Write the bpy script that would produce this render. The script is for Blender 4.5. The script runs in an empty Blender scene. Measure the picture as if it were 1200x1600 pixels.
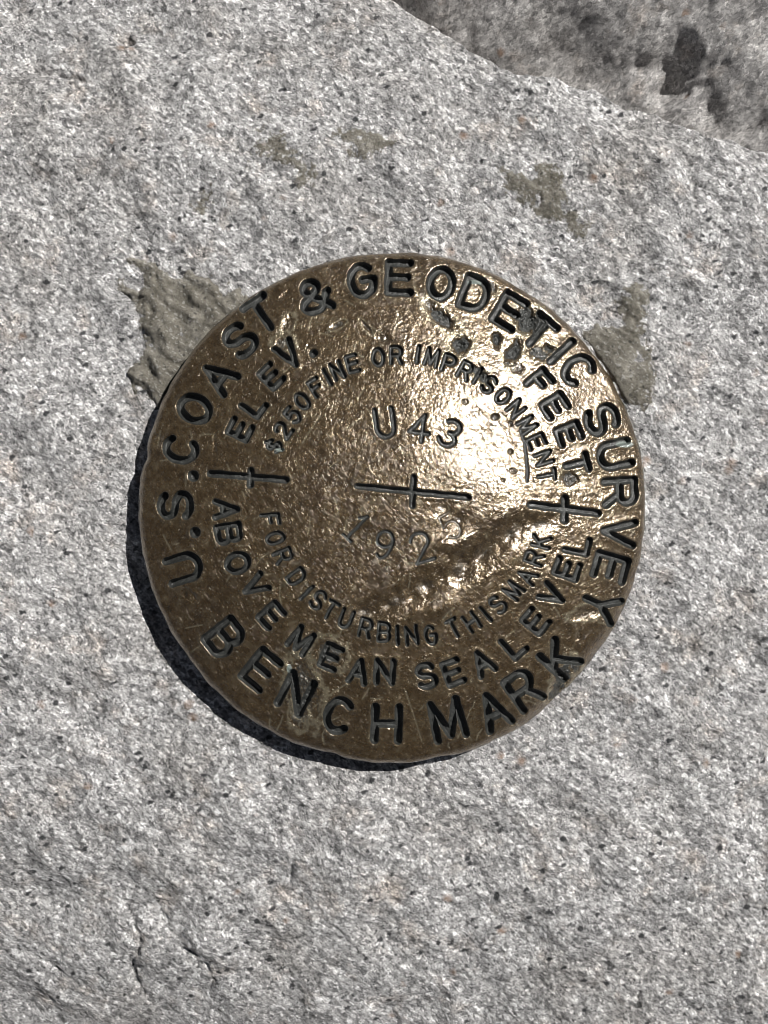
import bpy, math
import numpy as np
from mathutils import Vector

# ------------------------------------------------------------------ camera, light, exposure
SC = bpy.context.scene
MM = 0.001                       # everything below is worked out in millimetres
D = 220.0                        # camera height above the disk's rim, mm
S = 0.1139                       # mm per photograph pixel in the plane z = 0

cam = bpy.data.cameras.new("camera")
cam_o = bpy.data.objects.new("camera", cam)
SC.collection.objects.link(cam_o)
cam_o.location = (0, 0, D * MM)
cam_o.rotation_euler = (0, 0, 0)
cam.sensor_fit = 'VERTICAL'
cam.sensor_height = 24.0
cam.lens = 12.0 / ((800 * S) / D)
cam.clip_start = 0.005
cam.clip_end = 50.0
SC.camera = cam_o

SUN_EL = math.radians(50)
SUN_DIR = Vector((0.79 * math.cos(SUN_EL), 0.613 * math.cos(SUN_EL), math.sin(SUN_EL))).normalized()
world = bpy.data.worlds.new("World")
SC.world = world
world.use_nodes = True
wn = world.node_tree
bg = wn.nodes["Background"]
sky = wn.nodes.new("ShaderNodeTexSky")
sky.sky_type = 'NISHITA'
sky.sun_disc = False
sky.altitude = 3000.0          # thin, dark mountain sky
sky.air_density = 0.7
sky.dust_density = 0.4
sky.sun_elevation = SUN_EL
sky.sun_rotation = math.atan2(SUN_DIR.x, SUN_DIR.y)
hs = wn.nodes.new("ShaderNodeHueSaturation")   # the camera's white balance takes most of the blue out
hs.inputs["Saturation"].default_value = 0.45
hs.inputs["Value"].default_value = 0.7
wn.links.new(sky.outputs[0], hs.inputs["Color"])
wn.links.new(hs.outputs[0], bg.inputs[0])
bg.inputs[1].default_value = 0.05

sun = bpy.data.lights.new("sun", 'SUN')
sun.energy = 5.0
sun.angle = math.radians(0.5)
sun.color = (1.0, 0.975, 0.94)
sun_o = bpy.data.objects.new("sun", sun)
SC.collection.objects.link(sun_o)
sun_o.rotation_euler = (-SUN_DIR).to_track_quat('-Z', 'Y').to_euler()
sun_o.location = SUN_DIR * 2.0

SC.view_settings.view_transform = 'Standard'
SC.view_settings.look = 'None'
SC.view_settings.exposure = 0.0
SC.view_settings.gamma = 1.0
SC.cycles.pixel_filter_type = 'BLACKMAN_HARRIS'
SC.cycles.filter_width = 0.95        # crisp, as a phone picture is

# ------------------------------------------------------------------ numpy helpers
def hash2(ix, iy, seed):
    h = (ix.astype(np.int64) * 374761393 + iy.astype(np.int64) * 668265263 + seed * 974711) & 0xFFFFFFFF
    h = ((h ^ (h >> 13)) * 1274126177) & 0xFFFFFFFF
    h = ((h ^ (h >> 16)) * 2246822519) & 0xFFFFFFFF
    return (h ^ (h >> 15)) & 0xFFFFFFFF

def perlin(x, y, seed=0):
    x0 = np.floor(x); y0 = np.floor(y)
    fx = x - x0; fy = y - y0
    ix = x0.astype(np.int64); iy = y0.astype(np.int64)
    ux = fx * fx * fx * (fx * (fx * 6 - 15) + 10)
    uy = fy * fy * fy * (fy * (fy * 6 - 15) + 10)
    def g(a, b):
        an = hash2(ix + a, iy + b, seed) * (2 * math.pi / 4294967296.0)
        return np.cos(an) * (fx - a) + np.sin(an) * (fy - b)
    n0 = g(0, 0) * (1 - ux) + g(1, 0) * ux
    n1 = g(0, 1) * (1 - ux) + g(1, 1) * ux
    return (n0 * (1 - uy) + n1 * uy) * 1.5

def fbm(x, y, wl, octaves, seed, gain=0.5):
    out = np.zeros_like(x); a = 1.0; f = 1.0 / wl
    for k in range(octaves):
        out += a * perlin(x * f + 17.3 * k, y * f - 9.1 * k, seed + k)
        a *= gain; f *= 2.03
    return out

def worley(x, y, seed):
    ix = np.floor(x).astype(np.int64); iy = np.floor(y).astype(np.int64)
    f1 = np.full(x.shape, 9.0); f2 = np.full(x.shape, 9.0); rid = np.zeros(x.shape)
    for a in (-1, 0, 1):
        for b in (-1, 0, 1):
            h = hash2(ix + a, iy + b, seed)
            px = ix + a + (h & 0xFFFF) / 65536.0
            py = iy + b + (h >> 16) / 65536.0
            d = np.hypot(x - px, y - py)
            r = hash2(ix + a, iy + b, seed + 77) / 4294967296.0
            closer = d < f1
            f2 = np.where(closer, f1, np.minimum(f2, d))
            rid = np.where(closer, r, rid)
            f1 = np.where(closer, d, f1)
    return f1, f2, rid

def sstep(a, b, x):
    t = np.clip((x - a) / (b - a), 0, 1)
    return t * t * (3 - 2 * t)

def seg_dist(px, py, pts):
    """distance from points to an open polyline"""
    d = np.full(px.shape, 1e9)
    for (ax, ay), (bx, by) in zip(pts[:-1], pts[1:]):
        vx, vy = bx - ax, by - ay
        L = vx * vx + vy * vy
        t = np.clip(((px - ax) * vx + (py - ay) * vy) / L, 0, 1) if L > 1e-12 else 0.0
        d = np.minimum(d, np.hypot(px - ax - t * vx, py - ay - t * vy))
    return d

def poly_sd(px, py, pts):
    """signed distance to a closed polygon, positive inside"""
    d = seg_dist(px, py, list(pts) + [pts[0]])
    ins = np.zeros(px.shape, bool)
    n = len(pts)
    for i in range(n):
        x0, y0 = pts[i]; x1, y1 = pts[(i + 1) % n]
        c = ((y0 > py) != (y1 > py)) & (px < (x1 - x0) * (py - y0) / ((y1 - y0) + 1e-12) + x0)
        ins ^= c
    return np.where(ins, d, -d)

def to_mm(px, py, z=0.0):
    k = S * (D - z) / D
    return (px - 600.0) * k, (800.0 - py) * k

def to_px(x, y, z):
    k = D / (D - z) / S
    return 600.0 + x * k, 800.0 - y * k

def obj_from(name, V, F, mat, parent=None, origin=(0, 0, 0), attrs=None, normals=None, smooth=True):
    """one mesh object from mm arrays; origin in world mm"""
    V = np.asarray(V, float); F = np.asarray(F, np.int32)
    me = bpy.data.meshes.new(name)
    me.vertices.add(len(V))
    me.vertices.foreach_set("co", ((V - np.asarray(origin)) * MM).astype(np.float32).ravel())
    n = F.shape[1]
    me.loops.add(F.size)
    me.loops.foreach_set("vertex_index", F.ravel())
    me.polygons.add(len(F))
    me.polygons.foreach_set("loop_start", np.arange(0, F.size, n, dtype=np.int32))
    me.update(calc_edges=True)
    me.polygons.foreach_set("use_smooth", np.full(len(F), smooth, bool))
    for k, a in (attrs or {}).items():
        at = me.attributes.new(k, 'FLOAT', 'POINT')
        at.data.foreach_set("value", np.asarray(a, np.float32))
    if normals is not None:
        me.normals_split_custom_set_from_vertices(np.asarray(normals, np.float32))
    me.materials.append(mat)
    o = bpy.data.objects.new(name, me)
    SC.collection.objects.link(o)
    if parent is not None:
        o.parent = parent
        o.location = (Vector(origin) * MM) - parent.location
    else:
        o.location = Vector(origin) * MM
    return o

def grid_faces(nx, ny):
    i = np.arange(nx * ny).reshape(ny, nx)
    return np.stack([i[:-1, :-1], i[:-1, 1:], i[1:, 1:], i[1:, :-1]], -1).reshape(-1, 4)

def vert_normals(V, F):
    a, b, c, d = (V[F[:, k]] for k in range(4))
    n = np.cross(c - a, d - b)
    out = np.zeros_like(V)
    for k in range(4):
        for ax in range(3):
            out[:, ax] += np.bincount(F[:, k], n[:, ax], len(V))
    return out / (np.linalg.norm(out, axis=1, keepdims=True) + 1e-20)

# ------------------------------------------------------------------ node helpers
class NT:
    def __init__(self, name):
        self.m = bpy.data.materials.new(name); self.m.use_nodes = True
        self.t = self.m.node_tree; self.N = self.t.nodes; self.L = self.t.links
        self.b = self.N["Principled BSDF"]
    def link(self, a, b): self.L.new(a, b)
    def put(self, sock, v):
        if hasattr(v, 'is_output') or isinstance(v, bpy.types.NodeSocket): self.L.new(v, sock)
        else: sock.default_value = v
    def coords(self, scale=1000.0, obj=None):
        tc = self.N.new("ShaderNodeTexCoord")
        if obj: tc.object = obj
        return self.vmul(tc.outputs["Object"], (scale,) * 3)
    def vmul(self, v, k):
        n = self.N.new("ShaderNodeVectorMath"); n.operation = 'MULTIPLY'
        self.put(n.inputs[0], v); n.inputs[1].default_value = k
        return n.outputs[0]
    def vadd(self, v, k):
        n = self.N.new("ShaderNodeVectorMath"); n.operation = 'ADD'
        self.put(n.inputs[0], v); self.put(n.inputs[1], k)
        return n.outputs[0]
    def rot(self, v, deg, scale):
        n = self.N.new("ShaderNodeMapping")
        self.put(n.inputs["Vector"], v)
        n.vector_type = 'TEXTURE'
        n.inputs["Rotation"].default_value = (0, 0, math.radians(deg))
        n.inputs["Scale"].default_value = scale
        return n.outputs[0]
    def noise(self, v, scale, detail=2.0, rough=0.5, dist=0.0, out="Fac"):
        n = self.N.new("ShaderNodeTexNoise")
        self.put(n.inputs["Vector"], v); n.inputs["Scale"].default_value = scale
        n.inputs["Detail"].default_value = detail; n.inputs["Roughness"].default_value = rough
        n.inputs["Distortion"].default_value = dist
        return n.outputs[out]
    def voro(self, v, scale, feature='F1'):
        n = self.N.new("ShaderNodeTexVoronoi"); n.feature = feature
        self.put(n.inputs["Vector"], v); n.inputs["Scale"].default_value = scale
        return n
    def math(self, op, a, b=0.0, c=0.0, clamp=False):
        n = self.N.new("ShaderNodeMath"); n.operation = op; n.use_clamp = clamp
        self.put(n.inputs[0], a); self.put(n.inputs[1], b); self.put(n.inputs[2], c)
        return n.outputs[0]
    def ramp(self, f, stops, interp='LINEAR'):
        n = self.N.new("ShaderNodeValToRGB"); n.color_ramp.interpolation = interp
        e = n.color_ramp.elements
        while len(e) < len(stops): e.new(0.5)
        for el, (p, c) in zip(e, stops):
            el.position = p
            el.color = (c, c, c, 1) if isinstance(c, (int, float)) else (*c, 1)
        self.put(n.inputs[0], f)
        return n.outputs[0]
    def mix(self, f, a, b, blend='MIX'):
        n = self.N.new("ShaderNodeMix"); n.data_type = 'RGBA'; n.blend_type = blend
        self.put(n.inputs[0], f)
        for s, v in ((n.inputs[6], a), (n.inputs[7], b)):
            if isinstance(v, tuple): v = (*v, 1) if len(v) == 3 else v
            self.put(s, v)
        return n.outputs[2]
    def sepx(self, c):
        n = self.N.new("ShaderNodeSeparateColor"); self.put(n.inputs[0], c)
        return n.outputs
    def attr(self, name):
        n = self.N.new("ShaderNodeAttribute"); n.attribute_name = name
        return n.outputs["Fac"]
    def bump(self, h, strength, dist_mm, normal=None):
        n = self.N.new("ShaderNodeBump")
        self.put(n.inputs["Height"], h); n.inputs["Strength"].default_value = strength
        n.inputs["Distance"].default_value = dist_mm * MM
        if normal is not None: self.put(n.inputs["Normal"], normal)
        return n.outputs[0]

# ------------------------------------------------------------------ materials
def granite(name, tone=1.0, warm=0.0, contrast=1.0, mica_amt=1.0, streak=-40, film=None):
    t = NT(name); p = t.coords(obj=film)
    w = t.noise(p, 1.0, 3.0, 0.6, out="Color")
    w = t.vmul(t.vadd(w, (-0.5, -0.5, -0.5)), (1.05, 1.05, 1.05))
    pw = t.vadd(p, w)
    pa = t.rot(pw, streak, (1.4, 0.85, 1.0))
    v1 = t.voro(pa, 1.3)                          # feldspar / quartz grains
    r1 = t.sepx(v1.outputs["Color"])
    def cc(v):                                     # pull grain colours towards the mean
        return tuple(0.40 + (c - 0.40) * contrast for c in v)
    col = t.ramp(r1[0], [(0.0, cc((0.20, 0.20, 0.202))), (0.12, cc((0.34, 0.338, 0.338))), (0.35, cc((0.46, 0.456, 0.455))),
                         (0.65, cc((0.57, 0.565, 0.562))), (0.86, cc((0.71, 0.707, 0.704))), (1.0, cc((0.90, 0.90, 0.90)))])
    v2 = t.voro(t.rot(pw, streak, (1.5, 0.8, 1.0)), 3.0)    # crumbs inside the grains
    r2 = t.sepx(v2.outputs["Color"])
    k = contrast
    col = t.mix(1.0, col, t.ramp(r2[1], [(0.0, 1 - 0.62 * k), (0.30, 1 - 0.2 * k), (0.7, 1.0), (1.0, 1 + 0.6 * k)]), 'MULTIPLY')
    nf = t.noise(t.rot(p, streak, (1.5, 0.75, 1.0)), 4.2, 4.0, 0.75)
    col = t.mix(1.0, col, t.ramp(nf, [(0.32, 1 - 0.70 * k), (0.48, 0.97), (0.68, 1 + 0.36 * k)]), 'MULTIPLY')  # fine grain tone, with the shade of tiny cavities put into the colour
    n3 = t.noise(p, 0.30, 4.0, 0.65)               # darker quartz-rich clusters
    col = t.mix(1.0, col, t.ramp(n3, [(0.30, 0.66), (0.5, 1.0), (0.72, 1.14)]), 'MULTIPLY')
    n4 = t.noise(p, 0.055, 4.0, 0.6)
    col = t.mix(1.0, col, t.ramp(n4, [(0.28, (0.83, 0.81, 0.79)), (0.5, (1, 1, 1.005)), (0.75, (1.05, 1.05, 1.06))]), 'MULTIPLY')
    # brown-stained and pinkish grains
    n5 = t.noise(t.vadd(p, (31, 5, 2)), 0.13, 4.0, 0.7)
    col = t.mix(t.ramp(n5, [(0.55, 0.0), (0.76, 0.6)]), col, t.mix(1.0, col, (1.02, 0.86, 0.72), 'MULTIPLY'))
    v5 = t.voro(t.vadd(pw, (3, 9, 4)), 0.42)
    rust = t.math('MULTIPLY', t.math('GREATER_THAN', t.sepx(v5.outputs["Color"])[2], 0.985),
                  t.ramp(v5.outputs["Distance"], [(0.1, 1.0), (0.5, 0.0)]))
    col = t.mix(t.math('MULTIPLY', rust, 0.6), col, (0.36, 0.21, 0.12))
    # black mica: sparse flakes and finer specks in swarms
    v3 = t.voro(t.vadd(t.rot(pw, 25, (1.0, 0.66, 1.0)), (11, 3, 7)), 0.52)
    m3 = t.math('MULTIPLY', t.math('GREATER_THAN', t.sepx(v3.outputs["Color"])[0], 0.92),
                t.ramp(t.math('ADD', v3.outputs["Distance"], t.math('MULTIPLY', t.math('SUBTRACT', nf, 0.5), 0.7)), [(0.28, 1.0), (0.40, 0.0)]))
    v4 = t.voro(t.vadd(pw, (5, 13, 1)), 1.35)
    m4 = t.math('MULTIPLY', t.math('GREATER_THAN', t.sepx(v4.outputs["Color"])[1], 0.90),
                t.ramp(v4.outputs["Distance"], [(0.24, 1.0), (0.46, 0.0)]))
    cl = t.ramp(t.noise(p, 0.2, 3.0, 0.6), [(0.42, 0.1), (0.62, 1.0)])
    v6 = t.voro(t.vadd(pw, (8, 1, 6)), 2.7)
    m6 = t.math('MULTIPLY', t.math('GREATER_THAN', t.sepx(v6.outputs["Color"])[1], 0.945), t.ramp(v6.outputs["Distance"], [(0.30, 1.0), (0.5, 0.0)]))
    mica = t.math('MAXIMUM', t.math('MAXIMUM', m3, m6), t.math('MULTIPLY', m4, cl))
    col = t.mix(t.math('MULTIPLY', mica, 0.94 * mica_amt), col, (0.020, 0.021, 0.024))
    if tone != 1.0 or warm:
        col = t.mix(1.0, col, (tone * (1 + warm), tone, tone * (1 - warm)), 'MULTIPLY')
    cover = None
    if film:                                       # mortar film: thick in the middle, crumbled away towards its edges
        cv = t.attr("cover")
        cn = t.noise(p, 0.9, 5.0, 0.75)
        cover = t.ramp(t.math('ADD', cv, t.math('MULTIPLY', t.math('SUBTRACT', cn, 0.5), 1.9)), [(0.40, 0.0), (0.56, 1.0)])
        n1 = t.noise(p, 0.25, 4.0, 0.6)
        mc = t.ramp(n1, [(0.3, (0.105, 0.095, 0.072)), (0.5, (0.175, 0.160, 0.128)), (0.7, (0.28, 0.262, 0.222))])
        n2 = t.noise(p, 1.9, 5.0, 0.75)
        mc = t.mix(1.0, mc, t.ramp(n2, [(0.3, 0.5), (0.5, 1.0), (0.72, 1.5)]), 'MULTIPLY')
        mc = t.mix(t.math('MULTIPLY', t.math('GREATER_THAN', r2[0], 0.90), 0.55), mc, (0.46, 0.45, 0.42))   # sand grains
        mc = t.mix(t.math('MULTIPLY', m4, 0.8), mc, (0.04, 0.038, 0.033))
        col = t.mix(t.math('MULTIPLY', cover, 0.96), col, mc)
    t.link(col, t.b.inputs["Base Color"])
    # glassy grains sparkle, the rest is dull
    gl = t.math('GREATER_THAN', r2[2], 0.86)
    t.put(t.b.inputs["Roughness"], t.math('SUBTRACT', 0.72, t.math('MULTIPLY', gl, 0.50)))
    t.b.inputs["Specular IOR Level"].default_value = 0.5
    hgt = t.math('ADD', t.math('MULTIPLY', r1[1], 0.22), t.math('MULTIPLY', r2[0], 0.40))
    hgt = t.math('ADD', hgt, t.math('MULTIPLY', nf, 1.1))
    hgt = t.math('ADD', hgt, t.math('MULTIPLY', t.noise(p, 1.1, 4.0, 0.7), 0.8))
    t.link(t.bump(hgt, 1.0, 0.24), t.b.inputs["Normal"])
    return t.m

def bronze_mat(ref):
    t = NT("weathered bronze"); p = t.coords(obj=ref)
    ox = t.attr("oxide"); vg = t.attr("verdigris"); wr = t.attr("wear")
    big = t.noise(p, 0.09, 3.0, 0.6)
    mid = t.noise(p, 0.7, 4.0, 0.65)
    col = t.ramp(mid, [(0.28, (0.072, 0.046, 0.018)), (0.5, (0.140, 0.092, 0.040)), (0.72, (0.22, 0.170, 0.098))])
    col = t.mix(1.0, col, t.ramp(big, [(0.3, (0.82, 0.78, 0.74)), (0.6, (1.08, 1.05, 1.0))]), 'MULTIPLY')
    fine = t.noise(p, 4.5, 3.0, 0.7)
    col = t.mix(1.0, col, t.ramp(fine, [(0.32, 0.55), (0.5, 1.0), (0.68, 1.35)]), 'MULTIPLY')
    col = t.mix(t.math('MULTIPLY', wr, 0.8, clamp=True), col, (0.56, 0.49, 0.33))
    # oxide in the grooves and gouges
    oxm = t.math('ADD', ox, t.math('MULTIPLY', t.math('SUBTRACT', fine, 0.5), t.ramp(ox, [(0.02, 0.0), (0.25, 0.9), (0.8, 1.3), (1.02, 0.0)])))
    pit = t.math('MULTIPLY', t.ramp(t.noise(t.vadd(p, (3, 8, 1)), 2.6, 3.0, 0.7), [(0.30, 1.0), (0.37, 0.0)]), 0.6)
    oxm = t.math('MAXIMUM', oxm, pit)
    oxm = t.ramp(oxm, [(0.25, 0.0), (0.6, 1.0)])
    oxc = t.ramp(t.noise(p, 1.4, 4.0, 0.7), [(0.3, (0.018, 0.019, 0.018)), (0.6, (0.044, 0.046, 0.043)), (0.8, (0.085, 0.088, 0.080))])
    col = t.mix(oxm, col, oxc)
    vgm = t.ramp(t.math('MULTIPLY', vg, t.math('ADD', fine, 0.5)), [(0.35, 0.0), (0.6, 1.0)])
    col = t.mix(vgm, col, (0.19, 0.22, 0.20))
    t.link(col, t.b.inputs["Base Color"])
    met = t.math('SUBTRACT', 0.72, t.math('MULTIPLY', t.math('MAXIMUM', oxm, vgm), 0.70))
    t.link(met, t.b.inputs["Metallic"])
    ro = t.ramp(t.noise(p, 1.1, 3.0, 0.6), [(0.3, 0.19), (0.7, 0.32)])
    ro = t.mix(oxm, ro, (0.55, 0.55, 0.55))
    t.link(ro, t.b.inputs["Roughness"])
    t.put(t.b.inputs['Coat Weight'], t.math('SUBTRACT', 1.0, t.math('MULTIPLY', oxm, 0.92)))
    t.b.inputs['Coat Roughness'].default_value = 0.19
    t.b.inputs['Coat IOR'].default_value = 1.85
    # short scratches and peening marks in many directions
    h = t.math('MULTIPLY', t.noise(p, 1.9, 2.0, 0.55), 1.25)
    for k, (dg, sc) in enumerate(((25, 1.0), (-35, 1.3), (80, 0.9), (120, 1.15))):
        q = t.rot(t.vadd(p, (7.0 * k, 3.0 * k, 0)), dg, (1.3 / sc, 0.24 / sc, 1))
        h = t.math('ADD', h, t.math('MULTIPLY', t.ramp(t.noise(q, 1.0, 2.0, 0.5), [(0.26, 0.0), (0.38, 1.0)]), 0.30))
    nb = t.bump(h, 0.95, 0.10)
    t.link(nb, t.b.inputs["Normal"]); t.link(nb, t.b.inputs["Coat Normal"])
    return t.m

def soil_mat():
    t = NT("dusty gravelly soil"); p = t.coords()
    c = t.ramp(t.noise(p, 0.05, 6.0, 0.65), [(0.3, (0.10, 0.085, 0.07)), (0.7, (0.24, 0.21, 0.175))])
    t.link(c, t.b.inputs["Base Color"]); t.b.inputs["Roughness"].default_value = 0.9
    t.link(t.bump(t.noise(p, 0.2, 6.0, 0.7), 0.8, 2.0), t.b.inputs["Normal"])
    return t.m

M_ROCK = granite("pale speckled granite", tone=0.95, warm=0.012)
M_BACK = granite("darker weathered granite", tone=0.90, warm=0.035, contrast=0.62, mica_amt=0.25, streak=35)
M_SOIL = soil_mat()

# ------------------------------------------------------------------ ground
xs = np.linspace(-20000, 20000, 41)
X, Y = np.meshgrid(xs, xs)
Z = -130 + 25 * fbm(X, Y, 3000, 3, 501)
g = obj_from("ground", np.stack([X.ravel(), Y.ravel(), Z.ravel()], 1), grid_faces(41, 41), M_SOIL)
g["kind"] = "structure"

# ------------------------------------------------------------------ the granite rock that carries the disk
ROCK_Z = -3.75
CREST = [(-900, -1100), (200, -300), (480, -100), (590, -30), (640, 0), (668, 24), (705, 46), (735, 75), (765, 88), (800, 110), (845, 117),
         (870, 126), (902, 135), (928, 136), (950, 148), (985, 167), (1015, 178), (1050, 195), (1085, 205), (1105, 214), (1150, 220), (1180, 228),
         (1240, 236), (1400, 300), (1800, 420), (2600, 500)]
CREST_MM = [to_mm(a, b, -4.5) for a, b in CREST]
CRACKS = [  # photo pixels, half width mm, depth mm
    ([(184, 1438), (190, 1462), (203, 1500), (196, 1525), (184, 1545), (186, 1570), (200, 1605)], 0.45, 1.3),
    ([(-5, 1522), (20, 1538), (48, 1562), (76, 1580)], 0.4, 1.0),
    ([(262, 1505), (290, 1518), (312, 1540), (320, 1565), (312, 1590)], 0.38, 1.0),
    ([(95, 1440), (150, 1465), (180, 1490)], 0.4, 0.6),
    ([(455, 1352), (453, 1375), (446, 1395)], 0.32, 0.9),
    ([(28, 84), (50, 92), (64, 90), (85, 100), (125, 108)], 0.5, 1.2),
    ([(148, 28), (165, 36), (192, 40)], 0.6, 1.3),
    ([(62, 4), (60, 22)], 0.35, 0.9),
    ([(1192, 1470), (1188, 1500), (1196, 1530)], 0.5, 1.4),
    ([(1003, 1560), (1005, 1585)], 0.4, 1.0),
    ([(1078, 245), (1086, 262), (1082, 300), (1090, 325)], 0.45, 1.0),
    ([(786, 268), (795, 285), (812, 300)], 0.35, 0.7),
    ([(240, 1258), (262, 1256), (285, 1254)], 0.35, 0.6),
    ([(182, 440), (196, 452), (210, 478), (212, 512)], 0.5, 0.9),
    ([(202, 590), (206, 615), (203, 640)], 0.35, 0.7),
    ([(966, 466), (975, 488), (1000, 505)], 0.45, 0.9),
    ([(1150, 580), (1162, 570)], 0.3, 0.8), ([(985, 604), (1010, 612)], 0.32, 0.7),
]
PITS = [  # px, py, rx, ry (px), depth mm
    (1196, 1275, 26, 46, 3.2), (1150, 1262, 30, 22, 1.0), (1196, 1365, 30, 20, 1.5), (1205, 1500, 18, 40, 2.5),
    (185, 40, 14, 9, 1.3), (355, 85, 20, 16, 0.6), (52, 90, 20, 8, 0.9), (905, 1480, 30, 30, 0.4), (200, 1330, 60, 18, 0.5),
    (300, 1500, 55, 30, -1.1), (90, 1420, 80, 35, 0.8), (120, 1545, 60, 30, -1.0), (260, 1285, 28, 22, -0.7), (420, 1480, 60, 25, 0.7),
    (600, 1560, 90, 30, -0.8), (660, 1290, 120, 30, 0.5), (830, 1330, 60, 40, 0.5), (1040, 1400, 60, 50, 0.5),
    (870, 160, 50, 22, 0.7), (60, 300, 80, 40, 0.6), (140, 520, 60, 90, 0.5), (1120, 560, 60, 80, 0.5), (1090, 900, 50, 70, -0.6),
]
PITS = [(*to_mm(a, b, -3), rx * S, ry * S, d) for a, b, rx, ry, d in PITS]
CRACKS = [([to_mm(a, b, -3) for a, b in pl], w, d) for pl, w, d in CRACKS]

def crest_sd(x, y):
    """mm past the crest of the front rock (positive beyond, to the upper right)"""
    xx = x + 0.9 * fbm(x, y, 9.0, 3, 61); yy = y + 0.9 * fbm(x, y, 9.0, 3, 71)
    d = seg_dist(xx, yy, CREST_MM)
    cx = np.array([c[0] for c in CREST_MM]); cy = np.array([c[1] for c in CREST_MM])
    return np.where(yy > np.interp(xx, cx, cy), d, -d)

def rock_macro(x, y):
    z = ROCK_Z + 0.0 * x
    z = z + 2.0 * perlin(x / 70, y / 70, 3) + 1.4 * perlin(x / 26, y / 26, 4)
    q = np.hypot(x - 1.7, y - 1.0)
    z = ROCK_Z + (z - ROCK_Z) * (0.25 + 0.75 * sstep(35, 62, q))     # level seat round the disk
    sx = x * 0.74 - y * 0.67; sy = x * 0.67 + y * 0.74               # foliation runs down to the right
    z = z + (0.8 * perlin(sx / 14, sy / 9, 5) - 1.6 * np.abs(perlin(sx / 24 + 4, sy / 15, 6)) + 0.45 * np.abs(perlin(x / 9, y / 12, 7)) + 0.25) * (0.35 + 0.65 * sstep(40, 56, q))
    # the back of the rock rolls over towards the bottom and the lower left, in broken facets
    t = np.maximum(0, -(y + 0.35 * x + 42)); z = z - 0.0032 * t * t
    t = np.maximum(0, y - 0.3 * x - 62); z = z - 0.004 * t * t
    z = z + 1.3 * np.abs(perlin(sx / 30 + 0.3 * perlin(x / 12, y / 12, 14), sy / 19, 12)) * sstep(44, 62, q)
    for (px, py, rx, ry, d) in PITS:
        r2 = (((x - px) / rx) ** 2 + ((y - py) / ry) ** 2) * (1 + 0.5 * perlin(x / 5, y / 5, 8))
        z = z - d * np.exp(-np.minimum(r2, 30.0))
    return z

def rock_fine(x, y):
    sx = x * 0.74 - y * 0.67; sy = x * 0.67 + y * 0.74
    z = 0.30 * fbm(sx, sy * 1.5, 6.0, 5, 11, 0.58)
    f1, f2, rid = worley(sx / 1.35 + 0.25 * perlin(x / .8, y / .8, 21), sy / 0.95 + 0.25 * perlin(x / .8, y / .8, 22), 9)
    z = z + 0.17 * (rid - 0.5) - 0.05 * np.exp(-((f2 - f1) / 0.10) ** 2)
    chip = sstep(0.30, 0.55, perlin(x / 3.3, y / 2.2, 31)) * 0.30
    return z - chip

def rock_h(x, y):
    z = rock_macro(x, y) + rock_fine(x, y)
    wx = x + 0.35 * perlin(x / 1.6, y / 1.6, 41); wy = y + 0.35 * perlin(x / 1.6, y / 1.6, 42)
    for pl, w, d in CRACKS:
        bx = [p[0] for p in pl]; by = [p[1] for p in pl]
        m = (x > min(bx) - 3) & (x < max(bx) + 3) & (y > min(by) - 3) & (y < max(by) + 3)
        if m.any():
            dd = seg_dist(wx[m], wy[m], pl)
            gap = np.clip(0.6 + 1.0 * perlin(x[m] / 2.2, y[m] / 2.2, 43), 0.2, 1)
            z[m] -= 0.9 * d * gap * np.exp(-(dd / (w * (0.6 + 0.5 * gap))) ** 2) + 0.25 * d * np.exp(-(dd / 1.6) ** 2)
    c = crest_sd(x, y)
    z = z - 1.4 * sstep(-7, 0, c) - 75 * sstep(0.0, 26.0, np.maximum(c, 0)) ** 0.5 * (c > 0)
    r = np.hypot(x + 40, y + 25)
    return z - 190 * sstep(150, 330, r)

def axis(lo, hi, step, outer, grow=1.16):
    a = list(np.arange(lo, hi + 1e-6, step))
    s = step
    while a[-1] < outer: s = min(s * grow, 12); a.append(a[-1] + s)
    s = step
    while a[0] > -outer: s = min(s * grow, 12); a.insert(0, a[0] - s)
    return np.array(a)

ax_ = axis(-73, 73, 0.29, 360); ay_ = axis(-96, 96, 0.29, 360)
X, Y = np.meshgrid(ax_, ay_)
x, y = X.ravel(), Y.ravel()
z = rock_h(x, y)
rock = obj_from("granite_rock", np.stack([x, y, z], 1), grid_faces(len(ax_), len(ay_)), M_ROCK)
rock["label"] = "pale grey granite rock with black specks holding the bronze disk"
rock["category"] = "rock"
M_MORTAR = granite("old olive grey mortar on granite", tone=0.95, warm=0.012, film=rock)

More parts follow.
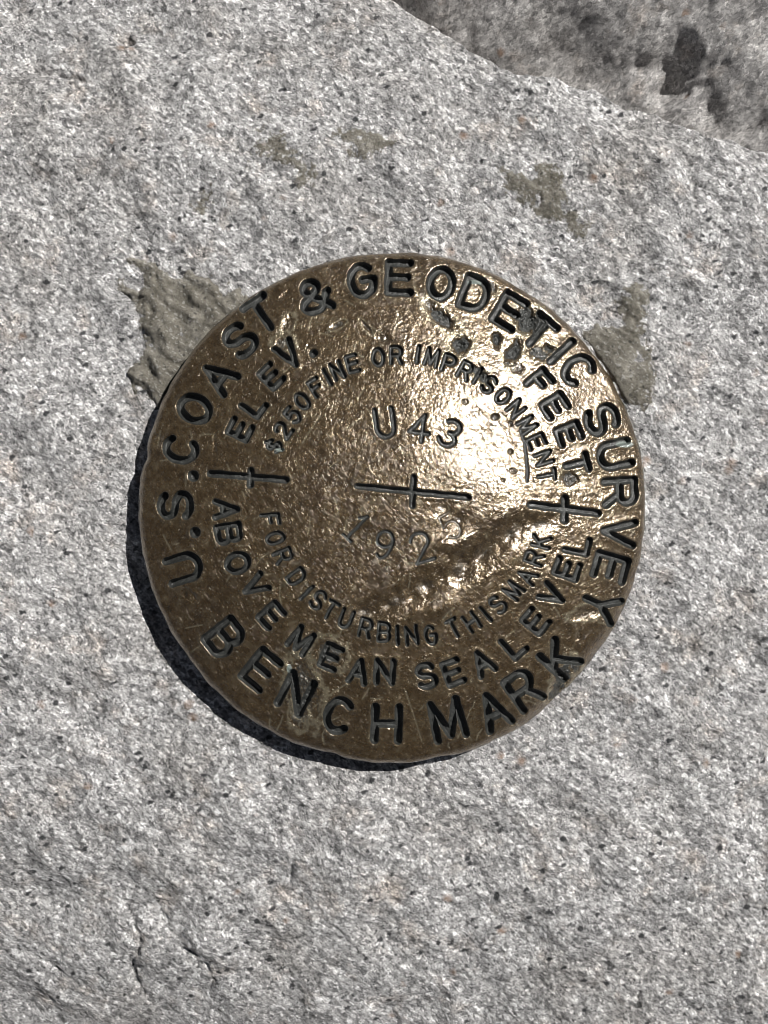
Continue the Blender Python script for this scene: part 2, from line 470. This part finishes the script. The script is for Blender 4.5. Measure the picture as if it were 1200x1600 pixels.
# ------------------------------------------------------------------ darker rock rising behind the crest
ax2 = axis(-10, 82, 0.42, 300); ay2 = axis(50, 104, 0.42, 300)
ax2 = ax2[ax2 > -70]; ay2 = ay2[ay2 > -10]
X, Y = np.meshgrid(ax2, ay2)
x, y = X.ravel(), Y.ravel()
UX, UY = 0.62, 0.785
def back_h(x, y):
    px0, py0 = to_mm(880, 120, -14)
    s = (x - px0) * UX + (y - py0) * UY
    z = -18 + 0.36 * s + 0.36 * (16 - 5 * np.log1p(np.exp(np.clip((16 - s) / 5, -40, 40))))
    z = z + 3.0 * perlin(x / 34 + 3.1, y / 34, 81) + 1.3 * perlin(x / 13, y / 13, 82)
    sx = x * 0.80 + y * 0.6; sy = -x * 0.6 + y * 0.80
    z = z + 0.7 * perlin(sx / 6, sy / 3.2, 83) + 0.35 * fbm(sx, sy * 1.5, 2.6, 3, 84)
    f1, f2, rid = worley(sx / 1.3, sy / 0.95, 88)
    z = z + 0.15 * (rid - 0.5)
    for (a, b, rx, ry, rot, d) in ((1052, 118, 36, 44, -22, 5.5), (1040, 138, 26, 16, 20, 1.2), (1006, 104, 18, 13, 0, 1.3), (1108, 172, 22, 44, 30, 2.4),
                                   (1112, 120, 24, 40, 0, 1.2), (850, 90, 110, 26, 25, 1.2), (960, 140, 80, 20, 20, -0.8), (1000, 40, 70, 30, 30, -1.0), (1180, 205, 30, 10, 20, 0.8), (1094, 25, 5, 40, -10, 0.6)):
        mx, my = to_mm(a, b, -12)
        c, s_ = math.cos(math.radians(rot)), math.sin(math.radians(rot))
        dx = (x - mx) / S; dy = (y - my) / S
        r2 = ((dx * c + dy * s_) / rx) ** 2 + ((-dx * s_ + dy * c) / ry) ** 2
        r2 = r2 * (1 + 0.3 * fbm(x, y, 5, 3, 87, 0.6))
        z = z - d * np.exp(-np.clip(r2, 0, 30) ** 1.3)
    r = np.hypot(x - 110, y - 150)
    return z - 200 * sstep(110, 230, r)
back = obj_from("granite_boulder", np.stack([x, y, back_h(x, y)], 1), grid_faces(len(ax2), len(ay2)), M_BACK)
back["label"] = "darker shaded granite boulder with a dark hollow, behind the pale rock's upper right edge"
back["category"] = "rock"

# ------------------------------------------------------------------ mortar left on the rock
MORTAR = [
    ("thick olive mortar lump under the disk's upper left rim",
     [(196, 398), (222, 395), (250, 404), (262, 422), (300, 418), (340, 432), (372, 452), (430, 480), (420, 540), (330, 640), (262, 650),
      (232, 632), (208, 612), (190, 588), (190, 566), (204, 545), (216, 530), (212, 505), (210, 482), (196, 462), (178, 446), (182, 432), (206, 436), (206, 412)], 1.1, 1.2, .32),
    ("small olive mortar smear above the disk's top edge",
     [(520, 203), (548, 196), (580, 200), (612, 210), (622, 222), (600, 240), (566, 246), (540, 240), (528, 226)], 0.24, 0.7, .16),
    ("olive mortar smear up and left of the disk's top edge",
     [(384, 226), (398, 216), (424, 208), (430, 190), (446, 192), (446, 222), (466, 232), (468, 248), (496, 262), (496, 284), (470, 288), (448, 266), (420, 252), (394, 246)], 0.24, 0.7, .16),
    ("tiny mortar speck left of the other smears",
     [(298, 318), (314, 300), (330, 284), (340, 292), (332, 312), (312, 334), (302, 332)], 0.20, 0.5, .14),
    ("olive mortar chip beside the crack on the upper right",
     [(786, 262), (800, 258), (840, 260), (870, 250), (884, 268), (880, 296), (906, 318), (920, 352), (912, 368), (896, 366), (880, 346), (862, 342), (846, 326), (820, 312), (804, 308), (794, 288)], 0.34, 0.8, .20),
    ("olive mortar lump against the disk's right rim",
     [(968, 462), (976, 446), (1000, 444), (1022, 452), (1030, 470), (1012, 492), (1010, 520), (1022, 560), (1028, 600), (1020, 634), (1006, 650), (975, 640), (900, 560), (880, 500), (915, 510), (945, 500), (972, 496)], 0.60, 0.9, .20),
]
CX, CY = to_mm(616, 791)                       # centre of the disk
for lab, poly, thick, edge, cov in MORTAR:
    pl = [to_mm(a, b, -2.2) for a, b in poly]
    x0 = min(p[0] for p in pl) - 4; x1 = max(p[0] for p in pl) + 4
    y0 = min(p[1] for p in pl) - 4; y1 = max(p[1] for p in pl) + 4
    gx = np.arange(x0, x1, 0.2); gy = np.arange(y0, y1, 0.2)
    X, Y = np.meshgrid(gx, gy); x, y = X.ravel(), Y.ravel()
    wx = x + 1.5 * fbm(x, y, 4.0, 5, 131, 0.6); wy = y + 1.5 * fbm(x, y, 4.0, 5, 141, 0.6)
    sd = poly_sd(wx, wy, pl)
    h = rock_macro(x, y) + 0.45 * rock_fine(x, y)
    sx = x * 0.8 - y * 0.6; sy = x * 0.6 + y * 0.8
    h = h - 2.2 * sstep(46.3, 44.8, np.hypot(x - CX, y - CY))      # nothing above the disk's rim
    h = h + (0.10 + 0.22 * thick) * fbm(x, y, 2.6, 4, 158, 0.65) * sstep(3.2, 0.0, sd)
    h = h + thick * (sstep(-0.8, edge * 2.4, sd) * 1.25 - 0.48) * (1 + 0.5 * perlin(x / 4.5, y / 4.5, 151))
    h = h + 0.85 * thick * perlin(sx / 4.2 + 0.5 * perlin(x / 5, y / 5, 155), sy / 2.1 + 0.5 * perlin(x / 5, y / 5, 156), 152) * sstep(0, 1.2, sd) + 0.13 * fbm(x, y, 1.1, 4, 153, 0.6)
    F = grid_faces(len(gx), len(gy))
    cover = np.clip(0.5 + sd * cov, 0, 1.6)
    keep = (sd[F] > -1.5).all(1)
    F = F[keep]
    ids, inv = np.unique(F, return_inverse=True)
    V = np.stack([x, y, h], 1)[ids]
    o = obj_from("mortar_patch", V, inv.reshape(-1, 4), M_MORTAR, parent=rock, origin=tuple(V.mean(0)), attrs={"cover": cover[ids]})
    o["label"] = lab

# ------------------------------------------------------------------ the bronze survey disk
disk = bpy.data.objects.new("survey_disk", None)
SC.collection.objects.link(disk)
disk.location = (CX * MM, CY * MM, ROCK_Z * MM)
disk.empty_display_size = 0.02
disk["label"] = "round weathered bronze survey benchmark disk with stamped lettering, set in the granite"
disk["category"] = "survey marker"
M_BRONZE = bronze_mat(disk)

def arc(cx, cy, rx, ry, a0, a1, n=12):
    return [(cx + rx * math.cos(math.radians(a0 + (a1 - a0) * k / n)), cy + ry * math.sin(math.radians(a0 + (a1 - a0) * k / n))) for k in range(n + 1)]

G = {
    'A': [[(-.5, -.5), (0, .5), (.5, -.5)], [(-.29, -.14), (.29, -.14)]],
    'B': [[(-.5, .02), (.12, .02)] + arc(.12, -.24, .38, .26, 90, -90)[1:] + [(-.5, -.5), (-.5, .5), (.08, .5)] + arc(.08, .26, .36, .24, 90, -90)[1:]],
    'C': [arc(.02, 0, .5, .5, 48, 312, 18)],
    'D': [[(-.5, -.5), (-.5, .5), (0, .5)] + arc(0, 0, .5, .5, 90, -90)[1:] + [(-.5, -.5)]],
    'E': [[(.48, .5), (-.5, .5), (-.5, -.5), (.5, -.5)], [(-.5, .02), (.36, .02)]],
    'F': [[(.48, .5), (-.5, .5), (-.5, -.5)], [(-.5, .02), (.32, .02)]],
    'G': [arc(0, 0, .5, .5, 48, 360, 20) + [(.02, 0.02)]],
    'H': [[(-.5, -.5), (-.5, .5)], [(.5, -.5), (.5, .5)], [(-.5, 0), (.5, 0)]],
    'I': [[(0, -.5), (0, .5)]],
    'K': [[(-.5, -.5), (-.5, .5)], [(.45, .5), (-.5, -.08)], [(-.16, .12), (.5, -.5)]],
    'L': [[(-.5, .5), (-.5, -.5), (.45, -.5)]],
    'M': [[(-.5, -.5), (-.44, .5), (0, -.42), (.44, .5), (.5, -.5)]],
    'N': [[(-.5, -.5), (-.5, .5), (.5, -.5), (.5, .5)]],
    'O': [arc(0, 0, .5, .5, 0, 360, 24)],
    'P': [[(-.5, -.5), (-.5, .5), (.12, .5)] + arc(.12, .24, .36, .26, 90, -90)[1:] + [(-.5, -.02)]],
    'R': [[(-.5, -.5), (-.5, .5), (.12, .5)] + arc(.12, .24, .36, .26, 90, -90)[1:] + [(-.5, -.02)], [(.08, -.02), (.5, -.5)]],
    'S': [arc(0, .25, .46, .25, 25, 270, 14) + arc(0, -.25, .5, .25, 90, -155, 14)[1:]],
    'T': [[(-.5, .5), (.5, .5)], [(0, .5), (0, -.5)]],
    'U': [[(-.5, .5), (-.5, -.15)] + arc(0, -.15, .5, .35, 180, 360)[1:] + [(.5, .5)]],
    'V': [[(-.5, .5), (0, -.5), (.5, .5)]],
    'Y': [[(-.5, .5), (0, 0), (.5, .5)], [(0, 0), (0, -.5)]],
    '&': [[(.5, -.5), (-.22, .17)] + arc(-.02, .3, .24, .2, 215, -40, 12) + [(-.36, -.1)] + arc(-.08, -.26, .36, .24, 140, 330, 10) + [(.46, .0), (.52, .02)]],
    '$': [arc(0, .2, .42, .2, 25, 270, 10) + arc(0, -.2, .46, .2, 90, -155, 10)[1:], [(0, .55), (0, -.55)]],
    '1': [[(-.22, .28), (0, .5), (0, -.5)], [(-.24, -.5), (.24, -.5)]],
    '2': [arc(0, .22, .46, .28, 170, -30, 12) + [(-.5, -.5), (.5, -.5)]],
    '3': [arc(-.02, .25, .42, .25, 150, -90, 10) + arc(-.02, -.25, .48, .25, 90, -150, 10)[1:]],
    '4': [[(.16, -.5), (.16, .5), (-.5, -.18), (.48, -.18)]],
    '5': [[(.42, .5), (-.38, .5), (-.44, .06)] + arc(0, -.16, .46, .34, 135, -145, 12)],
    '9': [arc(0, .2, .44, .3, 0, 360, 16), arc(-.02, .15, .46, .65, 0, -120, 8)],
    '0': [arc(0, 0, .5, .5, 0, 360, 20)],
    '.': [[(-.02, 0), (.02, 0)]],
    '+': [],
}
NAMES = {'&': 'ampersand', '$': 'dollar_sign', '.': 'full_stop'}
RCX, RCY = 615.0, 791.0
glyphs = []          # (name, list of polylines in photo px, half width px, depth mm)
def put(ch, x, y, h, w, sw, depth, rot):
    c, s = math.cos(rot), math.sin(rot)          # rot: counter-clockwise as seen in the picture
    pls = []
    wd = w * (1.12 if ch in 'M' else 0.95 if ch in 'LFET' else 1.0)
    for pl in G[ch]:
        pls.append([(x + (a * wd) * c - (b * h) * s, y - ((a * wd) * s + (b * h) * c)) for a, b in pl])
    nm = NAMES.get(ch, 'numeral' if ch.isdigit() else 'letter')
    glyphs.append((nm, pls, sw / 2.0 * (1.35 if ch == '.' else 1.0), depth))
def ring(items, h, w, sw, depth, outward):
    for it in items:
        ch, x, y = it[:3]
        ux, uy = x - RCX, -(y - RCY)
        if not outward: ux, uy = -ux, -uy
        put(ch, x, y, h * (it[3] if len(it) > 3 else 1), w * (it[4] if len(it) > 4 else 1), sw, depth, math.atan2(uy, ux) - math.pi / 2)

ring([('U', 287, 888, 1.05, 1), ('.', 305, 832), ('S', 274, 790), ('.', 302, 744), ('C', 282, 702), ('O', 304, 639), ('A', 341, 589), ('S', 375, 532),
      ('T', 409, 492, 1.05, 1.1), ('&', 490, 463, 1, 1.25), ('G', 566, 438), ('E', 624, 434), ('O', 689, 443, .95, .95), ('D', 742, 459), ('E', 796, 486), ('T', 842, 519), ('I', 877, 549),
      ('C', 904, 578), ('S', 941, 655), ('U', 961, 711), ('R', 969, 769), ('V', 967, 832), ('E', 954, 887), ('Y', 939, 946, 1.1, 1.05)],
     46, 36, 13.0, 1.35, True)
ring([('B', 351, 997), ('E', 407, 1047), ('N', 462, 1084), ('C', 529, 1118, .95, 1), ('H', 604, 1131), ('M', 699, 1125, 1.1, 1.1), ('A', 771, 1111), ('R', 818, 1078), ('K', 875, 1030)],
     52, 37, 13.5, 1.35, False)
ring([('E', 375, 671), ('L', 396, 633), ('E', 424, 588), ('V', 451, 554, 1.25, 1.15), ('.', 490, 552)], 31, 24, 10.5, 1.05, True)
ring([('F', 843, 597), ('E', 867, 634), ('E', 889, 678), ('T', 901, 725)], 33, 24, 12, 1.15, True)
ring([('A', 353, 796), ('B', 357, 834), ('O', 371, 880, .95, 1.1), ('V', 398, 916), ('E', 424, 962), ('M', 470, 1001), ('E', 517, 1027), ('A', 560, 1049), ('N', 601, 1050),
      ('S', 666, 1056), ('E', 708, 1051), ('A', 754, 1036), ('L', 803, 1008), ('E', 837, 971), ('V', 863, 930), ('E', 886, 889), ('L', 902, 851)],
     34, 25, 10.5, 1.0, False)
ring([('$', 428, 697), ('2', 442, 672), ('5', 457, 649), ('0', 472, 627), ('F', 494, 605), ('I', 511, 589), ('N', 527, 579, 1, .9), ('E', 551, 568), ('O', 591, 558),
      ('R', 619, 555), ('I', 653, 553), ('M', 675, 558), ('P', 701, 568), ('R', 727, 579), ('I', 746, 587), ('S', 764, 601), ('O', 786, 619), ('N', 806, 639),
      ('M', 824, 664), ('E', 838, 690), ('N', 850, 716), ('T', 854, 743)], 25, 16, 6.9, 0.66, True)
ring([('F', 422, 812), ('O', 430, 841), ('R', 442, 869), ('D', 463, 902), ('I', 479, 926), ('S', 497, 938), ('T', 516, 953), ('U', 540, 967), ('R', 571, 982), ('B', 600, 988),
      ('I', 621, 993), ('N', 643, 993), ('G', 673, 993), ('T', 709, 982), ('H', 737, 972), ('I', 759, 960), ('S', 778, 945), ('M', 802, 923), ('A', 824, 901), ('R', 835, 872),
      ('K', 846, 846)], 27, 16, 6.6, 0.62, False)
for ch, x, y, h, w, sw, dp, rot in (('U', 601, 661, 44, 27, 8, .50, 8), ('4', 656, 669, 42, 30, 7, .42, -8), ('3', 703, 677, 40, 27, 8, .48, -28),
                                    ('1', 558, 824, 46, 34, 5.5, .36, -43), ('9', 600, 851, 42, 28, 5.5, .36, -14), ('2', 658, 855, 46, 30, 5.5, .32, 18), ('5', 704, 822, 40, 26, 5, .13, 28)):
    put(ch, x, y, h, w, sw, dp, math.radians(rot))
glyphs.append(("cross_mark", [[(558, 760), (731, 777)], [(646, 746), (644, 791)]], 5.2, 0.9))
glyphs.append(("cross_mark", [[(329, 740), (447, 750)], [(392, 735), (391, 758)]], 6.0, 1.05))
glyphs.append(("cross_mark", [[(830, 789), (934, 802)], [(883, 779), (882, 813)]], 6.5, 1.1))
glyphs.append(("ring_groove", [[(813, 672), (819, 690), (823, 715), (824, 752)]], 2.6, 0.22))

# --- vertices of the face: a square grid folded into a disk
N = 720
u = np.linspace(-1, 1, N)
U, V_ = np.meshgrid(u, u)
a, b = U.ravel(), V_.ravel()
big = np.abs(a) > np.abs(b)
with np.errstate(divide='ignore', invalid='ignore'):
    r = np.where(big, a, b)
    ph = np.where(big, (math.pi / 4) * (b / np.where(a == 0, 1, a)), math.pi / 2 - (math.pi / 4) * (a / np.where(b == 0, 1, b)))
dx, dy = r * np.cos(ph), r * np.sin(ph)
rr = np.abs(r); th = np.arctan2(dy, dx)
def rim_wobble(th):
    w = 0.22 * perlin(np.cos(th) * 2.2 + 5, np.sin(th) * 2.2, 201) + 0.13 * perlin(np.cos(th) * 9, np.sin(th) * 9, 202) + 0.06 * perlin(np.cos(th) * 24, np.sin(th) * 24, 204)
    for deg, wd, am in ((169, 1.6, -0.45), (-48, 9, -0.35), (-33, 10, -0.25), (-104, 2.0, -0.35), (-80, 3, -0.2), (112, 8, -0.2)):
        dd = (np.degrees(th) - deg + 180) % 360 - 180
        w = w + am * np.exp(-(dd / wd) ** 2)
    return w
scale_w = sstep(0.80, 1.0, rr)
RXm, RYm = 45.05, 45.35
x = CX + dx * (RXm + rim_wobble(th) * scale_w)
y = CY + dy * (RYm + rim_wobble(th) * scale_w)

RD = 120.0
TILT = math.tan(math.radians(2.6))
def dome(x, y, rr):
    q2 = (x - CX) ** 2 + (y - CY) ** 2
    z = np.sqrt(RD * RD - np.minimum(q2, 47 ** 2)) - math.sqrt(RD * RD - 45.0 ** 2)
    return z - TILT * ((x - CX) * 0.79 + (y - CY) * 0.613)
z = dome(x, y, rr)
# rolled edge, wider where the lower right rim is battered
dd = (np.degrees(th) + 42 + 180) % 360 - 180
bw = 0.022 + 0.060 * np.exp(-(dd / 22) ** 2) + 0.010 * perlin(np.cos(th) * 6, np.sin(th) * 6, 203)
e = np.clip((rr - (1 - bw)) / bw, 0, 1)
z -= (0.45 + 1.3 * np.exp(-(dd / 22) ** 2)) * e ** 2.2
pu, pv = to_px(x, y, z)

oxide = np.zeros_like(x); verd = np.zeros_like(x); wear = np.zeros_like(x)
carve = np.zeros_like(x); lip = np.zeros_like(x)
best = np.full(x.shape, 9.0); gid = np.full(x.shape, -1, np.int32)

# waviness of cast and hammered metal
z += 0.30 * perlin(x / 13, y / 13, 211) + 0.10 * perlin(x / 5.0, y / 5.0, 212) + 0.034 * fbm(x, y, 1.8, 2, 213)
z += 0.016 * fbm(x, y, 0.75, 2, 215)

# dents and gouges: px, py, rx, ry, rot(deg, ccw), depth mm, oxide
DENTS = [
    (822, 502, 16, 22, 35, 1.0, 1.1), (838, 506, 14, 18, 0, .8, 1.0), (803, 549, 10, 20, -25, 1.0, 1.15), (776, 531, 8, 12, 15, .8, 1.1), (858, 545, 12, 8, -30, .7, 1.0), (756, 590, 13, 7, -35, .5, 1.1),
    (719, 539, 14, 14, 0, .9, 1.1), (692, 497, 27, 10, -42, .8, 1.05), (672, 478, 12, 9, -30, .3, .7), (746, 579, 17, 9, -35, .35, 1.0), (840, 552, 19, 9, -15, .45, .95),
    (726, 628, 5, 4, 0, .3, .7), (773, 652, 6, 5, 20, .4, .8), (797, 662, 3, 5, 0, .25, .7), (798, 706, 5, 4, 30, .3, .7), (801, 736, 6, 4, 0, .25, .6), (786, 750, 4, 4, 0, .2, .55),
    (808, 575, 10, 8, 0, .3, .7), (765, 448, 12, 8, -40, .3, .8), (892, 748, 14, 11, 0, .5, .85),
    (449, 507, 8, 14, -25, .35, .55), (444, 536, 14, 11, 0, .35, .75), (528, 508, 10, 5, 30, .35, .8), (572, 510, 12, 3.5, -52, .35, .75), (600, 530, 10, 7, 0, .25, .6),
    (476, 1075, 19, 40, 18, .45, .78), (512, 1020, 24, 17, -25, .30, .80), (468, 1120, 12, 16, 0, .3, .7), (600, 990, 32, 12, -5, -.25, .35),
    (880, 1056, 11, 26, -22, .75, 1.0), (898, 1040, 9, 10, 0, .4, .9), (868, 1084, 14, 9, 35, .5, .9), (916, 958, 20, 9, 15, .4, .62), (903, 993, 4, 9, -15, .2, .6),
    (297, 930, 16, 7, -35, .2, .3), (444, 462, 10, 4, 40, .2, .2), (335, 700, 4, 26, 0, .1, 0), (247, 690, 8, 12, 0, .25, .35), (520, 590, 30, 20, 0, .15, 0),
]
FOLDS = [  # px, py, rx, ry, rot, depth: the broad blow below the date, hollows and humps
    (845, 818, 28, 12, 20, .40), (800, 832, 28, 15, 30, .75), (757, 864, 28, 19, 38, .95), (718, 890, 26, 20, 30, .85), (667, 916, 32, 16, 18, .85), (613, 941, 32, 16, 20, .75), (568, 958, 30, 13, 15, .5),
    (705, 850, 34, 12, 12, -.45), (760, 902, 34, 14, 30, -.22), (685, 950, 36, 13, 12, -.28), (622, 972, 30, 12, 12, -.25), (690, 792, 15, 13, 0, .50), (716, 812, 14, 10, 20, .40), (660, 880, 30, 10, 12, -.20), (790, 800, 30, 14, 10, -.25),
]
for (cx, cy, rx, ry, rot, d) in FOLDS:
    c, s = math.cos(math.radians(rot)), math.sin(math.radians(rot))
    ex = pu - cx + 5 * perlin(x / 3.5, y / 3.5, 237); ey = -(pv - cy) + 5 * perlin(x / 3.5, y / 3.5, 238)
    k = np.exp(-np.minimum(((ex * c + ey * s) / rx) ** 2 + ((-ex * s + ey * c) / ry) ** 2, 30))
    z -= d * k * (1 + 0.5 * perlin(x / 2.1, y / 2.1, 239)) + 0.07 * k * fbm(x, y, 1.3, 3, 240, 0.6)
    if d > .35: oxide = np.maximum(oxide, 0.46 * k)
rough = fbm(x, y, 2.2, 4, 231, 0.6) + 0.6 * fbm(x, y, 0.8, 2, 235)
for (cx, cy, rx, ry, rot, d, ox) in DENTS:
    m = (np.abs(pu - cx) < 90) & (np.abs(pv - cy) < 90)
    c, s = math.cos(math.radians(rot)), math.sin(math.radians(rot))
    ex = pu[m] - cx; ey = -(pv[m] - cy)
    q = np.hypot((ex * c + ey * s) / rx, (-ex * s + ey * c) / ry) + 0.38 * rough[m]
    k = 1 - sstep(0.45, 1.35, q)
    z[m] -= d * k * (1 + 0.55 * rough[m])
    if ox > 0:
        oxide[m] = np.maximum(oxide[m], 0.66 * ox * (1 - sstep(0.6, 1.25, q)))
    z[m] -= 0.10 * k * perlin(x[m] / .6, y[m] / .6, 233) * (ox > .3)
    if d > 0.25 and ox > .5:
        wear[m] = np.maximum(wear[m], 0.7 * np.exp(-((q - 1.45) / 0.22) ** 2))

# stamped characters
wu = pu + 0.9 * perlin(x / 1.6, y / 1.6, 241); wv = pv + 0.9 * perlin(x / 1.6, y / 1.6, 242)
worn = 1 + 0.22 * perlin(x / 4, y / 4, 243)
for i, (nm, pls, hw, depth) in enumerate(glyphs):
    px_ = [p[0] for pl in pls for p in pl]; py_ = [p[1] for pl in pls for p in pl]
    mg = hw + 12
    m = np.nonzero((pu > min(px_) - mg) & (pu < max(px_) + mg) & (pv > min(py_) - mg) & (pv < max(py_) + mg))[0]
    d = np.full(len(m), 1e9)
    for pl in pls: d = np.minimum(d, seg_dist(wu[m], wv[m], pl))
    q = d / hw
    k = np.clip((1.08 - q) / 0.68, 0, 1); k = k * k * (3 - 2 * k)
    cv = depth * k * worn[m]
    better = q < best[m]
    best[m] = np.where(better, q, best[m])
    gid[m] = np.where(better & (q < 1.6), i, gid[m])
    carve[m] = np.maximum(carve[m], cv)
    oxide[m] = np.maximum(oxide[m], sstep(1.10, 0.82, q) * 1.1 * min(1.0, depth / 0.3))
    e = np.exp(-((d - hw * 1.0 - 2.4) / 2.6) ** 2) * min(1.0, depth / 0.7)
    lip[m] = np.maximum(lip[m], e)
z -= carve
z += 0.065 * lip * (best > 0.9)
wear = np.maximum(wear, 0.15 * lip * (best > 0.95) * np.clip(0.5 + perlin(x / 2.1, y / 2.1, 245), 0, 1))
oxide = np.where(best > 1.08, np.minimum(oxide, 1.0), oxide)

# long scratches over the face
rng = np.random.default_rng(5)
for k in range(170):
    an = rng.uniform(0, math.pi); L = rng.uniform(5, 30) * (1 if k > 12 else 3.0)
    rr0 = 385 * math.sqrt(rng.uniform()); t0 = rng.uniform(0, 2 * math.pi)
    x0, y0 = RCX + rr0 * math.cos(t0), RCY + rr0 * math.sin(t0)
    x1, y1 = x0 + L * math.cos(an), y0 + L * math.sin(an)
    xm, ym = (x0 + x1) / 2 + rng.uniform(-2, 2), (y0 + y1) / 2 + rng.uniform(-2, 2)
    m = np.nonzero((pu > min(x0, x1) - 4) & (pu < max(x0, x1) + 4) & (pv > min(y0, y1) - 4) & (pv < max(y0, y1) + 4))[0]
    if len(m) == 0: continue
    d = seg_dist(pu[m], pv[m], [(x0, y0), (xm, ym), (x1, y1)])
    f = np.exp(-(d / 1.0) ** 2) * (best[m] > 1)
    z[m] -= 0.05 * f
    wear[m] = np.maximum(wear[m], 0.75 * f)
for (cx, cy, rx, ry) in ((742, 440, 13, 5), (977, 694, 15, 6), (452, 1045, 5, 8), (437, 703, 9, 3)):
    verd = np.maximum(verd, np.exp(-(((pu - cx) / rx) ** 2 + ((pv - cy) / ry) ** 2)))
# rubbed bright rim on the lower left
wear = np.maximum(wear, 0.25 * sstep(0.988, 1.0, rr) * np.clip(0.35 + perlin(np.cos(th) * 8, np.sin(th) * 8, 246), 0, 1))

Vd = np.stack([x, y, z], 1)
Fd = grid_faces(N, N)
nrm = vert_normals(Vd, Fd)
fb = best[Fd]
fg = np.where(fb.min(1) < 1.0, gid[Fd][np.arange(len(Fd)), fb.argmin(1)], -1)

def sub(name, F, parent=disk):
    ids, inv = np.unique(F, return_inverse=True)
    V = Vd[ids]
    return obj_from(name, V, inv.reshape(-1, 4), M_BRONZE, parent=parent, origin=tuple(V.mean(0)),
                    attrs={"oxide": oxide[ids], "verdigris": verd[ids], "wear": wear[ids]}, normals=nrm[ids])
sub("disk_face", Fd[fg < 0])
for i, (nm, *_r) in enumerate(glyphs):
    F = Fd[fg == i]
    if len(F): sub(nm, F)

# --- rim, underside and shank
idx = np.arange(N * N).reshape(N, N)
loop = np.concatenate([idx[0, :-1], idx[:-1, -1], idx[-1, :0:-1], idx[:0:-1, 0]])
B = Vd[loop]; nb = len(loop)
tb = np.arctan2(B[:, 1] - CY, B[:, 0] - CX)
rings = []
for k, (sc, dz) in enumerate(((1.0, 0.0), (1.0045, -0.35), (1.006, -0.9), (1.004, -1.7), (0.996, -2.3), (0.97, -2.7), (0.86, -3.0), (0.70, -3.4), (0.66, -5.0), (0.66, -14.0))):
    q = B.copy()
    wob = 1 + (0.0035 * perlin(np.cos(tb) * 14 + k * .4, np.sin(tb) * 14 + k * .3, 251) if k else 0)
    q[:, 0] = CX + (B[:, 0] - CX) * sc * wob; q[:, 1] = CY + (B[:, 1] - CY) * sc * wob; q[:, 2] += dz
    rings.append(q)
Vr = np.concatenate(rings)
i0 = np.arange(nb); i1 = (i0 + 1) % nb
Fr = np.concatenate([np.stack([k * nb + i0, (k + 1) * nb + i0, (k + 1) * nb + i1, k * nb + i1], 1) for k in range(len(rings) - 1)])
z0 = np.zeros(len(Vr))
wr = z0.copy(); wr[:nb] = wear[loop]; wr[nb:2 * nb] = 0.7 * wear[loop]
oxr = 0.36 + 0.30 * perlin(Vr[:, 0] / 3, Vr[:, 1] / 3, 252)
org = (CX, CY, ROCK_Z)
obj_from("disk_rim", Vr, Fr, M_BRONZE, parent=disk, origin=org, attrs={"oxide": oxr, "verdigris": z0, "wear": wr})
